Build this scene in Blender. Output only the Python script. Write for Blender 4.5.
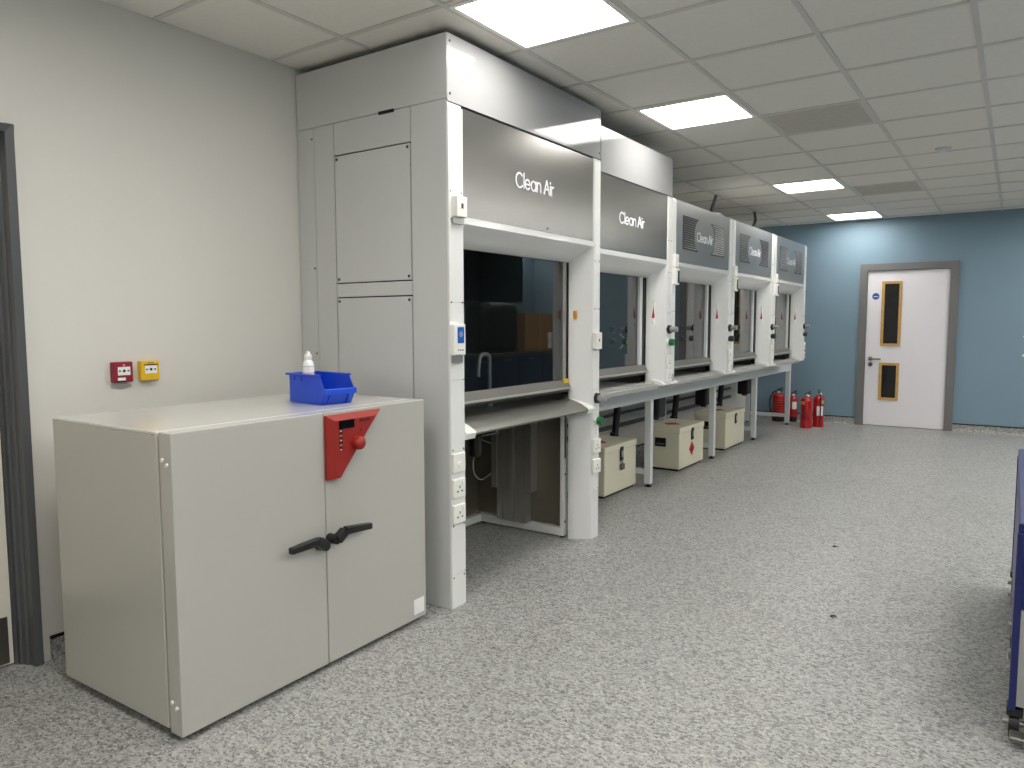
import bpy, bmesh, math, random
from mathutils import Matrix, Vector
random.seed(7)
for o in list(bpy.data.objects): bpy.data.objects.remove(o)
scene = bpy.context.scene
col = scene.collection

# ------------------------------------------------------------------ camera, world, exposure
CAM_F, YAW, PITCH, ROLL, CAM_Z = 733.6, -0.6019, -0.0832, -0.0023, 1.337
cd = bpy.data.cameras.new('camera'); cam = bpy.data.objects.new('camera', cd); col.objects.link(cam)
cd.sensor_width = 36.0; cd.lens = CAM_F / 1024.0 * 36.0; cd.clip_start = 0.02; cd.clip_end = 100
fw = Vector((math.sin(YAW)*math.cos(PITCH), math.cos(YAW)*math.cos(PITCH), math.sin(PITCH)))
rt = Vector((math.cos(YAW), -math.sin(YAW), 0)); up = rt.cross(fw)
r2 = rt*math.cos(ROLL) + up*math.sin(ROLL); u2 = -rt*math.sin(ROLL) + up*math.cos(ROLL)
cam.matrix_world = Matrix(((r2.x, u2.x, -fw.x, 0), (r2.y, u2.y, -fw.y, 0), (r2.z, u2.z, -fw.z, CAM_Z), (0, 0, 0, 1)))
scene.camera = cam
w = bpy.data.worlds.new('world'); scene.world = w; w.use_nodes = True
w.node_tree.nodes['Background'].inputs[0].default_value = (0.6, 0.65, 0.7, 1)
w.node_tree.nodes['Background'].inputs[1].default_value = 0.02
scene.view_settings.view_transform = 'Standard'; scene.view_settings.look = 'None'
scene.view_settings.exposure = 1.93; scene.view_settings.gamma = 1.0
scene.view_settings.use_curve_mapping = False
LAMP = 5.0           # radiance of the ceiling light diffusers

# ------------------------------------------------------------------ helpers
def lin(c):
    return tuple((v/255/12.92 if v/255 <= 0.04045 else ((v/255+0.055)/1.055)**2.4) for v in c)
MATS = {}
def mat(name, rgb, rough=0.5, metal=0.0, vary=0.04, scale=6.0, bump=0.0, bscale=200.0, spec=0.5, coat=0.0):
    m = bpy.data.materials.new(name); m.use_nodes = True; nt = m.node_tree; b = nt.nodes['Principled BSDF']
    c = lin(rgb); tc = nt.nodes.new('ShaderNodeTexCoord')
    n = nt.nodes.new('ShaderNodeTexNoise'); n.inputs['Scale'].default_value = scale; n.inputs['Detail'].default_value = 3
    nt.links.new(tc.outputs['Object'], n.inputs['Vector'])
    r = nt.nodes.new('ShaderNodeValToRGB')
    r.color_ramp.elements[0].position = 0.3; r.color_ramp.elements[1].position = 0.7
    r.color_ramp.elements[0].color = tuple(v*(1-vary) for v in c)+(1,)
    r.color_ramp.elements[1].color = tuple(min(1, v*(1+vary)) for v in c)+(1,)
    nt.links.new(n.outputs['Fac'], r.inputs['Fac']); nt.links.new(r.outputs['Color'], b.inputs['Base Color'])
    b.inputs['Roughness'].default_value = rough; b.inputs['Metallic'].default_value = metal
    b.inputs['Specular IOR Level'].default_value = spec
    b.inputs['Coat Weight'].default_value = coat; b.inputs['Coat Roughness'].default_value = 0.04
    if bump:
        n2 = nt.nodes.new('ShaderNodeTexNoise'); n2.inputs['Scale'].default_value = bscale; n2.inputs['Detail'].default_value = 2
        nt.links.new(tc.outputs['Object'], n2.inputs['Vector'])
        bp = nt.nodes.new('ShaderNodeBump'); bp.inputs['Strength'].default_value = bump; bp.inputs['Distance'].default_value = 0.002
        nt.links.new(n2.outputs['Fac'], bp.inputs['Height']); nt.links.new(bp.outputs['Normal'], b.inputs['Normal'])
    MATS[name] = m; return m
def emission(name, rgb, s):
    m = bpy.data.materials.new(name); m.use_nodes = True; nt = m.node_tree; nt.nodes.clear()
    o = nt.nodes.new('ShaderNodeOutputMaterial'); e = nt.nodes.new('ShaderNodeEmission')
    e.inputs[0].default_value = tuple(rgb)+(1,); e.inputs[1].default_value = s
    nt.links.new(e.outputs[0], o.inputs[0]); MATS[name] = m; return m
def glass(name, tint, ior=1.5, gain=1.8):
    m = bpy.data.materials.new(name); m.use_nodes = True; nt = m.node_tree; nt.nodes.clear()
    o = nt.nodes.new('ShaderNodeOutputMaterial'); tr = nt.nodes.new('ShaderNodeBsdfTransparent'); gl = nt.nodes.new('ShaderNodeBsdfGlossy')
    tr.inputs[0].default_value = tuple(tint)+(1,); gl.inputs['Roughness'].default_value = 0.01
    fr = nt.nodes.new('ShaderNodeFresnel'); fr.inputs['IOR'].default_value = ior
    ge = nt.nodes.new('ShaderNodeNewGeometry')
    a = nt.nodes.new('ShaderNodeMath'); a.operation = 'MULTIPLY'; a.inputs[1].default_value = gain; a.use_clamp = True
    s = nt.nodes.new('ShaderNodeMath'); s.operation = 'SUBTRACT'; s.inputs[0].default_value = 1.0
    k = nt.nodes.new('ShaderNodeMath'); k.operation = 'MULTIPLY'
    mx = nt.nodes.new('ShaderNodeMixShader')
    nt.links.new(fr.outputs[0], a.inputs[0]); nt.links.new(ge.outputs['Backfacing'], s.inputs[1])
    nt.links.new(a.outputs[0], k.inputs[0]); nt.links.new(s.outputs[0], k.inputs[1])
    nt.links.new(k.outputs[0], mx.inputs[0]); nt.links.new(tr.outputs[0], mx.inputs[1]); nt.links.new(gl.outputs[0], mx.inputs[2])
    nt.links.new(mx.outputs[0], o.inputs[0]); MATS[name] = m; return m

ORG = {}
class MB:
    def __init__(s): s.bm = bmesh.new()
    def box(s, x0, x1, y0, y1, z0, z1, bev=0.0, seg=1):
        v = [s.bm.verts.new((x, y, z)) for x in (x0, x1) for y in (y0, y1) for z in (z0, z1)]
        f = [s.bm.faces.new([v[i] for i in q]) for q in ((0,1,3,2),(4,6,7,5),(0,4,5,1),(2,3,7,6),(0,2,6,4),(1,5,7,3))]
        if bev: s._bev(f, bev, seg)
        return s
    def _bev(s, faces, bev, seg):
        e = list({e for f in faces for e in f.edges})
        bmesh.ops.bevel(s.bm, geom=e, offset=bev, segments=seg, affect='EDGES', profile=0.5)
    def prism(s, poly, axis, a, b, bev=0.0, seg=1):
        def P(p, t):
            return {'z': (p[0], p[1], t), 'y': (p[0], t, p[1]), 'x': (t, p[0], p[1])}[axis]
        A = [s.bm.verts.new(P(p, a)) for p in poly]; B = [s.bm.verts.new(P(p, b)) for p in poly]
        n = len(poly); f = [s.bm.faces.new(A[::-1]), s.bm.faces.new(B)]
        for i in range(n): f.append(s.bm.faces.new((A[i], A[(i+1) % n], B[(i+1) % n], B[i])))
        if bev: s._bev(f, bev, seg)
        return s
    def ring(s, c, d, r, n, ref=None):
        d = Vector(d).normalized(); a = Vector((0, 0, 1)) if abs(d.z) < 0.9 else Vector((1, 0, 0))
        u = d.cross(a).normalized(); v = d.cross(u)
        return [s.bm.verts.new(Vector(c) + r*(math.cos(2*math.pi*i/n)*u + math.sin(2*math.pi*i/n)*v)) for i in range(n)]
    def skin(s, rings):
        n = len(rings[0])
        for A, B in zip(rings, rings[1:]):
            for i in range(n): s.bm.faces.new((A[i], A[(i+1) % n], B[(i+1) % n], B[i]))
        s.bm.faces.new(rings[0][::-1]); s.bm.faces.new(rings[-1]); return s
    def cyl(s, p0, p1, r0, r1=None, n=20):
        p0, p1 = Vector(p0), Vector(p1); d = p1-p0
        return s.skin([s.ring(p0, d, r0, n), s.ring(p1, d, r0 if r1 is None else r1, n)])
    def lathe(s, prof, c, n=24, d=(0, 0, 1)):
        c, d = Vector(c), Vector(d).normalized()
        return s.skin([s.ring(c + d*h, d, max(r, 1e-4), n) for r, h in prof])
    def tube(s, pts, r, n=10):
        P = [Vector(p) for p in pts]; R = []
        for i, p in enumerate(P):
            d = (P[min(i+1, len(P)-1)] - P[max(i-1, 0)]); R.append(s.ring(p, d, r, n))
        return s.skin(R)
    def build(s, name, m, parent=None, smooth=False, org=None):
        bmesh.ops.recalc_face_normals(s.bm, faces=s.bm.faces[:])
        o0 = Vector(ORG[parent.name]) if parent is not None else Vector(org or (0, 0, 0))
        bmesh.ops.translate(s.bm, verts=s.bm.verts[:], vec=-o0)
        me = bpy.data.meshes.new(name); s.bm.to_mesh(me); s.bm.free()
        me.materials.append(MATS[m] if isinstance(m, str) else m)
        if smooth:
            for p in me.polygons: p.use_smooth = True
            me.set_sharp_from_angle(angle=math.radians(35))
        o = bpy.data.objects.new(name, me); col.objects.link(o); ORG[o.name] = tuple(o0)
        if parent is not None: o.parent = parent
        else: o.location = o0
        return o
def spline(pts, k=6):
    P = [Vector(p) for p in pts]; out = []
    for i in range(len(P)-1):
        a, b, c, d = P[max(i-1, 0)], P[i], P[i+1], P[min(i+2, len(P)-1)]
        for j in range(k):
            t = j/k; out.append(0.5*((2*b)+(c-a)*t+(2*a-5*b+4*c-d)*t*t+(3*b-a-3*c+d)*t**3))
    return out+[P[-1]]
def thing(name, label, cat, loc, group=None):
    o = bpy.data.objects.new(name, None); col.objects.link(o); o.location = loc; ORG[o.name] = tuple(loc)
    o.empty_display_size = 0.1
    return tag(o, label, cat, group)
def tag(o, label, cat, group=None):
    o['label'] = label; o['category'] = cat
    if group: o['group'] = group
    return o
def struct(o): o['kind'] = 'structure'; return o
def B(name, m, parent, *b, bev=0.0, seg=1): return MB().box(*b, bev=bev, seg=seg).build(name, m, parent)
def text(name, body, size, pos, face, m, parent, align='CENTER', spacing=1.0, squash=1.0):
    cu = bpy.data.curves.new('t', 'FONT'); cu.body = body; cu.size = size; cu.extrude = 0.0004; cu.align_x = align; cu.align_y = 'CENTER'
    cu.space_character = spacing; cu.resolution_u = 4
    t = bpy.data.objects.new('t', cu); col.objects.link(t); bpy.context.view_layer.update()
    me = bpy.data.meshes.new_from_object(t.evaluated_get(bpy.context.evaluated_depsgraph_get())); bpy.data.objects.remove(t)
    o0 = Vector(ORG[parent.name]); p = Vector(pos) - o0
    if face == '+x': M = Matrix(((0, 0, 1, p.x), (squash, 0, 0, p.y), (0, 1, 0, p.z), (0, 0, 0, 1)))
    else: M = Matrix(((squash, 0, 0, p.x), (0, 0, -1, p.y), (0, 1, 0, p.z), (0, 0, 0, 1)))
    me.transform(M); me.name = name; me.materials.clear(); me.materials.append(MATS[m])
    o = bpy.data.objects.new(name, me); col.objects.link(o); o.parent = parent; ORG[o.name] = tuple(o0); return o

def lettering(pos, cap, wid, m, parent):
    """round geometric sans strokes reading Clean Air, centred on pos, facing +x"""
    def arc(cx, cz, r, a0, a1, n=18): return [(cx+r*math.cos(math.radians(a0+(a1-a0)*k/n)), cz+r*math.sin(math.radians(a0+(a1-a0)*k/n))) for k in range(n+1)]
    G = [([arc(.5, .5, .5, 42, 318)], 1.10), ([[(0, 0), (0, 1.06)]], .17), ([arc(.34, .34, .34, 0, 322), [(0, .34), (.68, .34)]], .86),
         ([arc(.34, .34, .34, 0, 360), [(.68, 0), (.68, .68)]], .88), ([[(0, 0), (0, .68)], arc(.26, .41, .26, 180, 0)+[(.52, 0)]], 1.04),
         ([[(0, 0), (.40, 1), (.80, 0)], [(.15, .36), (.65, .36)]], .96), ([[(0, 0), (0, .68)], [(0, .84), (0, .95)]], .19), ([[(0, 0), (0, .68)], arc(.24, .40, .24, 180, 70)], .34)]
    x, strokes = 0, []
    for st_, adv in G:
        for q in st_: strokes.append([(x+u, v) for u, v in q])
        x += adv
    k = wid/(x-.06); mb = MB(); hw = .0042; cnt = 0; X = pos[0]
    for q in strokes:
        q = [(pos[1]-wid/2+u*k, pos[2]+(v-.5)*cap) for u, v in q]
        for (a0, b0), (a1, b1) in zip(q, q[1:]):
            d = math.hypot(a1-a0, b1-b0); tx_, tz_ = (a1-a0)/d, (b1-b0)/d; e = hw*.5
            a0_, b0_, a1_, b1_ = a0-tx_*e, b0-tz_*e, a1+tx_*e, b1+tz_*e
            mb.prism(((a0_-tz_*hw, b0_+tx_*hw), (a1_-tz_*hw, b1_+tx_*hw), (a1_+tz_*hw, b1_-tx_*hw), (a0_+tz_*hw, b0_-tx_*hw)), 'x', X, X+.0008+.00003*cnt); cnt += 1
    return mb.build('panel_lettering', m, parent)

# ------------------------------------------------------------------ materials
mat('wall_white', (215, 212, 205), 0.75, vary=0.012, scale=1.2, bump=0.05, bscale=300)
mat('wall_blue', (118, 143, 158), 0.6, vary=0.02, scale=1.0, bump=0.05, bscale=300)
mat('tile', (232, 229, 221), 0.9, vary=0.02, scale=40, bump=0.15, bscale=400)
mat('tee', (208, 205, 198), 0.5, vary=0.01)
mat('void', (30, 30, 30), 0.9)
mat('vent_grey', (194, 190, 180), 0.8, vary=0.05, scale=20, bump=0.4, bscale=500)
mat('hood_white', (222, 222, 219), 0.22, vary=0.008, scale=2, coat=0.3)
mat('gloss_white', (152, 152, 152), 0.06, vary=0.006, scale=2, spec=0.22)
mat('post_white', (232, 232, 228), 0.3, vary=0.006, scale=2)
mat('side_grey', (200, 201, 199), 0.35, vary=0.01, scale=2)
mat('silver_panel', (146, 145, 141), 0.26, 0.9, vary=0.02, scale=3, bump=0.03, bscale=700)
mat('silver_dark', (140, 142, 142), 0.32, 0.6, vary=0.02, scale=3)
mat('louvre_dark', (52, 55, 58), 0.6, 0.3)
mat('liner', (74, 74, 73), 0.5, vary=0.02)
mat('liner_dark', (120, 114, 100), 0.3, 0.4, vary=0.06, scale=4)
mat('alu', (178, 176, 170), 0.35, 0.8, vary=0.02)
mat('alu_dark', (120, 119, 114), 0.4, 0.7, vary=0.03)
mat('steel_top', (122, 122, 116), 0.38, 0.75, vary=0.03, scale=5)
mat('chrome', (215, 215, 215), 0.12, 1.0)
mat('bench_grey', (216, 219, 219), 0.4, vary=0.01)
mat('black', (14, 14, 15), 0.45, vary=0.05)
mat('black_gloss', (10, 10, 11), 0.15, vary=0.05)
mat('black_plastic', (22, 22, 23), 0.4, vary=0.05)
mat('white_plastic', (238, 237, 230), 0.35, vary=0.006)
mat('screw', (70, 70, 70), 0.4, 0.7)
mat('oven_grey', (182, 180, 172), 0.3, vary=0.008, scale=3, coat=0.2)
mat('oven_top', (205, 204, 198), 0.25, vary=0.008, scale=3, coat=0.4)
mat('oven_red', (146, 27, 17), 0.5, vary=0.02)
mat('bin_blue', (22, 74, 205), 0.35, vary=0.03)
mat('call_red', (140, 18, 38), 0.4, vary=0.02)
mat('call_yellow', (232, 186, 20), 0.4, vary=0.02)
mat('label_white', (240, 240, 236), 0.5, vary=0.01)
mat('ink_black', (18, 18, 20), 0.6, vary=0.01)
mat('ink_white', (245, 245, 245), 0.5, vary=0.005)
mat('frame_dark', (78, 79, 81), 0.35, vary=0.02)
mat('frame_grey', (110, 109, 108), 0.45, vary=0.02)
mat('door_white', (226, 224, 228), 0.5, vary=0.01)
mat('door_cream', (220, 215, 200), 0.5, vary=0.01)
mat('kick', (96, 94, 88), 0.35, 0.7)
mat('timber', (190, 150, 84), 0.5, vary=0.12, scale=30)
mat('glass_painted_dark', (26, 27, 29), 0.08, vary=0.1)  # unlit corridor behind the far door is painted into the pane colour
mat('sign_blue', (30, 84, 160), 0.4)
mat('skirt_black', (12, 12, 13), 0.5)
mat('cream', (222, 217, 192), 0.4, vary=0.015, scale=4)
mat('flame_red', (190, 40, 34), 0.5, vary=0.03)
mat('ext_red', (176, 16, 20), 0.25, vary=0.03, coat=0.4)
mat('wall_service', (150, 150, 148), 0.7, vary=0.04, scale=3)
mat('conduit', (96, 97, 98), 0.6)
mat('green_knob', (24, 104, 52), 0.4)
mat('dark_green', (24, 52, 40), 0.4)
mat('knob_grey', (150, 150, 150), 0.35)
mat('display_blue', (36, 92, 178), 0.25, vary=0.25, scale=60)
mat('orange_tag', (208, 140, 24), 0.5)
mat('yellow_tag', (226, 186, 40), 0.5)
mat('navy', (15, 27, 88), 0.35, vary=0.03)
mat('trolley_grey', (150, 150, 148), 0.5)
mat('pale_blue', (120, 140, 176), 0.4)
mat('cardboard', (168, 128, 82), 0.8, vary=0.06, scale=12)
mat('bench_navy', (38, 56, 92), 0.5)
mat('hose_clear', (170, 168, 158), 0.4)
mat('led_amber', (220, 200, 120), 0.4)
mat('pale_pink', (226, 180, 168), 0.5)
emission('diffuser', (1.0, 0.968, 0.925), LAMP)
mat('slat_grey', (92, 94, 95), 0.45, 0.6)
mat('bench_top', (176, 176, 171), 0.4, 0.3, vary=0.03, scale=5)
glass('sash_glass', (0.80, 0.84, 0.84))
glass('smoked', (0.42, 0.40, 0.36))

# speckled vinyl floor
def floor_mat():
    m = bpy.data.materials.new('speckled_vinyl'); m.use_nodes = True; nt = m.node_tree; b = nt.nodes['Principled BSDF']
    tc = nt.nodes.new('ShaderNodeTexCoord'); mp = nt.nodes.new('ShaderNodeMapping'); mp.inputs['Scale'].default_value = (1.0, 1.35, 1.0)
    nt.links.new(tc.outputs['Object'], mp.inputs['Vector'])
    nz = nt.nodes.new('ShaderNodeTexNoise'); nz.inputs['Scale'].default_value = 22; nz.inputs['Detail'].default_value = 2
    mixv = nt.nodes.new('ShaderNodeMixRGB'); mixv.blend_type = 'LINEAR_LIGHT'; mixv.inputs[0].default_value = 0.012
    nt.links.new(mp.outputs[0], nz.inputs['Vector']); nt.links.new(mp.outputs[0], mixv.inputs[1]); nt.links.new(nz.outputs['Color'], mixv.inputs[2])
    def vor(scale, stops):
        v = nt.nodes.new('ShaderNodeTexVoronoi'); v.inputs['Scale'].default_value = scale
        nt.links.new(mixv.outputs[0], v.inputs['Vector'])
        sp = nt.nodes.new('ShaderNodeSeparateColor'); nt.links.new(v.outputs['Color'], sp.inputs[0])
        r = nt.nodes.new('ShaderNodeValToRGB'); r.color_ramp.interpolation = 'LINEAR'
        e = r.color_ramp.elements
        while len(e) < len(stops): e.new(0.5)
        for k, (p, c) in enumerate(stops): e[k].position = p; e[k].color = lin((c, c, c-3))+(1,)
        nt.links.new(sp.outputs[0], r.inputs[0]); return r.outputs[0]
    a = vor(98, [(0.0, 66), (0.2, 106), (0.42, 154), (0.75, 170), (1.0, 198)])
    c = vor(230, [(0.0, 84), (0.3, 140), (0.7, 166), (1.0, 192)])
    mx = nt.nodes.new('ShaderNodeMixRGB'); mx.inputs[0].default_value = 0.40
    nt.links.new(a, mx.inputs[1]); nt.links.new(c, mx.inputs[2])
    n3 = nt.nodes.new('ShaderNodeTexNoise'); n3.inputs['Scale'].default_value = 1.4; n3.inputs['Detail'].default_value = 4
    nt.links.new(tc.outputs['Object'], n3.inputs['Vector'])
    r3 = nt.nodes.new('ShaderNodeValToRGB'); r3.color_ramp.elements[0].position = 0.3; r3.color_ramp.elements[1].position = 0.7
    r3.color_ramp.elements[0].color = (0.93, 0.93, 0.92, 1); r3.color_ramp.elements[1].color = (1, 1, 1, 1)
    nt.links.new(n3.outputs['Fac'], r3.inputs[0])
    m2 = nt.nodes.new('ShaderNodeMixRGB'); m2.blend_type = 'MULTIPLY'; m2.inputs[0].default_value = 1
    nt.links.new(mx.outputs[0], m2.inputs[1]); nt.links.new(r3.outputs[0], m2.inputs[2])
    nt.links.new(m2.outputs[0], b.inputs['Base Color']); b.inputs['Roughness'].default_value = 0.42
    b.inputs['Specular IOR Level'].default_value = 0.4
    bp = nt.nodes.new('ShaderNodeBump'); bp.inputs['Strength'].default_value = 0.15; bp.inputs['Distance'].default_value = 0.001
    nt.links.new(mx.outputs[0], bp.inputs['Height']); nt.links.new(bp.outputs[0], b.inputs['Normal'])
    MATS['vinyl'] = m
floor_mat()

# ------------------------------------------------------------------ room shell
XL, XR, YB, YF, ZC = -3.122, 2.2, 10.43, -2.4, 2.636
struct(MB().box(XL-.2, XR+.2, YF-.2, YB+.2, -.1, 0).build('floor', 'vinyl'))
# left wall with opening for the near door
D2Y0, D2Y1, D2Z = 0.172, 1.228, 2.046
wl = MB().box(XL-.2, XL, YF-.2, D2Y0, 0, 2.9).box(XL-.2, XL, D2Y1, YB+.2, 0, 2.9).box(XL-.2, XL, D2Y0, D2Y1, D2Z, 2.9)
struct(wl.build('wall_left', 'wall_white'))
# back wall with opening for the far door
D1X0, D1X1, D1Z = -1.63, -0.675, 2.01
wb = MB().box(XL, D1X0, YB, YB+.2, 0, 2.9).box(D1X1, XR, YB, YB+.2, 0, 2.9).box(D1X0, D1X1, YB, YB+.2, D1Z, 2.9)
struct(wb.build('wall_back', 'wall_blue'))
struct(MB().box(XR, XR+.2, YF-.2, YB+.2, 0, 2.9).build('wall_right', 'wall_blue'))
struct(MB().box(XL, XR, YF-.2, YF, 0, 2.9).build('wall_front', 'wall_white'))
# coved vinyl skirting with black capping
def skirting(name, poly2, axis, spans):
    m = MB(); c = MB()
    for a, b in spans:
        m.prism([poly2(p) for p in ((0, 0), (.03, 0), (.012, .008), (.004, .03), (.003, .085), (0, .085))], axis, a, b)
        c.prism([poly2(p) for p in ((0, .085), (.006, .085), (.006, .098), (0, .098))], axis, a, b)
    s = struct(m.build(name, 'vinyl')); c.build('capping_strip', 'skirt_black', s)
skirting('baseboard_left', lambda p: (XL+p[0], p[1]), 'y', [(YF, D2Y0-.06), (D2Y1+.06, YB)])
skirting('baseboard_back', lambda p: (YB-p[0], p[1]), 'x', [(XL, D1X0-.07), (D1X1+.07, XR)])

# ceiling grid
TX0, TY0 = -2.006, 3.028
ceil = struct(MB().box(XL-.2, XR+.2, YF-.2, YB+.2, ZC+.06, ZC+.2).build('ceiling', 'tile'))
xs = [TX0+.6*k for k in range(-1, 8) if XL < TX0+.6*k < XR-.02]
ys = [TY0+.6*k for k in range(-9, 14) if YF < TY0+.6*k < YB]
ex, ey = [XL]+xs+[XR], [YF]+ys+[YB]
for x in xs: B('grid_runner', 'tee', ceil, x-.012, x+.012, YF, YB, ZC, ZC+.03)
mesh_cache = {}
LIGHTS = [(0, -1), (0, 2), (0, 7), (0, 11), (0, -4), (0, -8), (2, -4)] + [(4, r) for r in (-7, -4, -1, 2, 4, 6, 8, 10)] + [(6, r) for r in (-7, -4, -1, 2, 5, 8, 11)]  # panels beyond those in view are unseen, added to brighten and even the room
VENTS = [(1, 3), (1, 8)]
def cell(i, j): return (TX0+.6*i, TX0+.6*i+.6, TY0+.6*j, TY0+.6*j+.6)
skip = {(round(TX0+.6*i, 3), round(TY0+.6*j, 3)) for i, j in LIGHTS+VENTS}
for y in ys:
    for a, b in zip(ex, ex[1:]):
        key = ('tee', round(b-a, 3))
        o = None
        if key in mesh_cache:
            o = bpy.data.objects.new('cross_tee', mesh_cache[key]); col.objects.link(o); o.parent = ceil
        else:
            o = MB().box(-(b-a)/2+.012, (b-a)/2-.012, -.012, .012, 0, .03).build('cross_tee', 'tee', ceil); mesh_cache[key] = o.data
        o.location = ((a+b)/2, y, ZC+.0005)
for y0, y1 in zip(ey, ey[1:]):
    for a, b in zip(ex, ex[1:]):
        if (round(a, 3), round(y0, 3)) in skip: continue
        key = ('tile', round(b-a, 3), round(y1-y0, 3))
        if key in mesh_cache:
            o = bpy.data.objects.new('ceiling_tile', mesh_cache[key]); col.objects.link(o); o.parent = ceil
        else:
            hx, hy = (b-a)/2-.004, (y1-y0)/2-.004
            o = MB().box(-hx, hx, -hy, hy, .0055, .025).build('ceiling_tile', 'tile', ceil); mesh_cache[key] = o.data
        o.location = ((a+b)/2, (y0+y1)/2, ZC+random.uniform(0, .0015))
LL = {(0, -1): 'square ceiling light panel directly in front of the tallest fume cupboard, nearest one in view',
      (0, 2): 'square ceiling light panel above the second fume cupboard, beside the first dark vent tile',
      (0, 7): 'square ceiling light panel third along, beside the second dark vent tile',
      (0, 11): 'farthest square ceiling light panel, right in front of the blue back wall'}
for i, j in LIGHTS:
    x0, x1, y0, y1 = cell(i, j)
    L = thing('ceiling_light', LL.get((i, j), 'square ceiling light panel outside the picture, added to brighten and even out the light'), 'ceiling light', ((x0+x1)/2, (y0+y1)/2, ZC-.004), 'square light panels in the ceiling')
    f = MB()
    for bx in ((x0+.013, x1-.013, y0+.013, y0+.035), (x0+.013, x1-.013, y1-.035, y1-.013), (x0+.013, x0+.035, y0+.035, y1-.035), (x1-.035, x1-.013, y0+.035, y1-.035)):
        f.box(*bx, ZC-.004, ZC+.02)
    f.build('light_frame', 'white_plastic', L)
    B('diffuser', 'diffuser', L, x0+.035, x1-.035, y0+.035, y1-.035, ZC+.014, ZC+.02)
    MB().cyl(((x0+x1)/2, (y0+y1)/2, ZC+.0141), ((x0+x1)/2, (y0+y1)/2, ZC+.011), .008).build('sensor_dot', 'alu_dark', L)
for (i, j), lb in zip(VENTS, ('dark grey ceiling vent tile nearest the camera, between two tile rows', 'dark grey ceiling vent tile farther away, close to the blue wall')):
    x0, x1, y0, y1 = cell(i, j)
    V = thing('ceiling_vent', lb, 'vent', ((x0+x1)/2, (y0+y1)/2, ZC), 'dark vent tiles in the ceiling')
    B('perforated_plate', 'vent_grey', V, x0+.03, x1-.03, y0+.03, y1-.03, ZC+.006, ZC+.02)
    f = MB()
    for bx in ((x0+.012, x1-.012, y0+.012, y0+.03), (x0+.012, x1-.012, y1-.03, y1-.012), (x0+.012, x0+.03, y0+.03, y1-.03), (x1-.03, x1-.012, y0+.03, y1-.03)): f.box(*bx, ZC+.003, ZC+.02)
    f.build('vent_rim', 'tee', V)
sd = thing('smoke_detector', 'small flat pale detector set in a ceiling tile at the right', 'detector', (-.522, 6.505, ZC))
MB().lathe([(.055, .008), (.055, -.004), (.046, -.010)], (-.522, 6.505, ZC)).build('detector_base', 'tee', sd, True)
MB().lathe([(.03, -.010), (.028, -.016), (.012, -.018)], (-.522, 6.505, ZC)).build('detector_head', 'bench_grey', sd, True)

# ------------------------------------------------------------------ far door
d1 = struct(bpy.data.objects.new('door_1', None)); col.objects.link(d1); d1.location = (-1.15, YB, 0); ORG['door_1'] = (-1.15, YB, 0)
d1['label'] = 'white door with two narrow timber-beaded glass panels in a grey frame'
FX0, FX1, FZ = -1.70, -.604, 2.075
MB().box(FX0, D1X0+.02, YB-.03, YB+.12, 0, FZ).build('jamb', 'frame_grey', d1)
MB().box(D1X1-.02, FX1, YB-.03, YB+.12, 0, FZ).build('jamb', 'frame_grey', d1)
MB().box(D1X0+.02, D1X1-.02, YB-.03, YB+.12, FZ-.085, FZ).build('head', 'frame_grey', d1)
LX0, LX1, LY, LZ = D1X0+.023, D1X1-.023, YB+.0, 1.985
# door leaf with two openings
wx0, wx1 = -1.434, -1.217
wz = [(1.038, 1.845), (.345, .812)]
lf = MB().box(LX0, wx0, LY, LY+.045, .008, LZ).box(wx1, LX1, LY, LY+.045, .008, LZ)
for a, b in ((.008, wz[1][0]), (wz[1][1], wz[0][0]), (wz[0][1], LZ)): lf.box(wx0, wx1, LY, LY+.045, a, b)
bmesh.ops.remove_doubles(lf.bm, verts=lf.bm.verts[:], dist=1e-5)
leaf = lf.build('door_leaf', 'door_white', d1)
for z0, z1 in wz:
    m = MB()
    for bx in ((wx0-.006, wx0+.026, z0-.006, z1+.006), (wx1-.026, wx1+.006, z0-.006, z1+.006), (wx0+.026, wx1-.026, z0-.006, z0+.026), (wx0+.026, wx1-.026, z1-.026, z1+.006)):
        m.box(bx[0], bx[1], LY-.012, LY+.02, bx[2], bx[3])
    bd = m.build('glazing_bead', 'timber', d1)
    B('pane', 'glass_painted_dark', bd, wx0+.026, wx1-.026, LY+.006, LY+.014, z0+.026, z1-.026)
hd = MB().cyl((-1.545, LY, .866), (-1.545, LY-.01, .866), .027, n=20).cyl((-1.545, LY-.01, .866), (-1.545, LY-.05, .866), .011).build('handle_rose', 'alu_dark', d1, True)
MB().tube(spline([(-1.545, LY-.05, .866), (-1.50, LY-.054, .866), (-1.42, LY-.052, .864)]), .011).build('door_handle', 'alu_dark', d1, True)
MB().cyl((-1.543, LY, .792), (-1.543, LY-.01, .792), .027).build('lock_rose', 'frame_dark', d1, True)
sg = MB().cyl((-1.51, LY, 1.664), (-1.51, LY-.002, 1.664), .042, n=28).build('round_sign', 'sign_blue', d1)
B('sign_text_band', 'label_white', sg, -1.535, -1.485, LY-.003, LY-.001, 1.657, 1.664)

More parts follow.
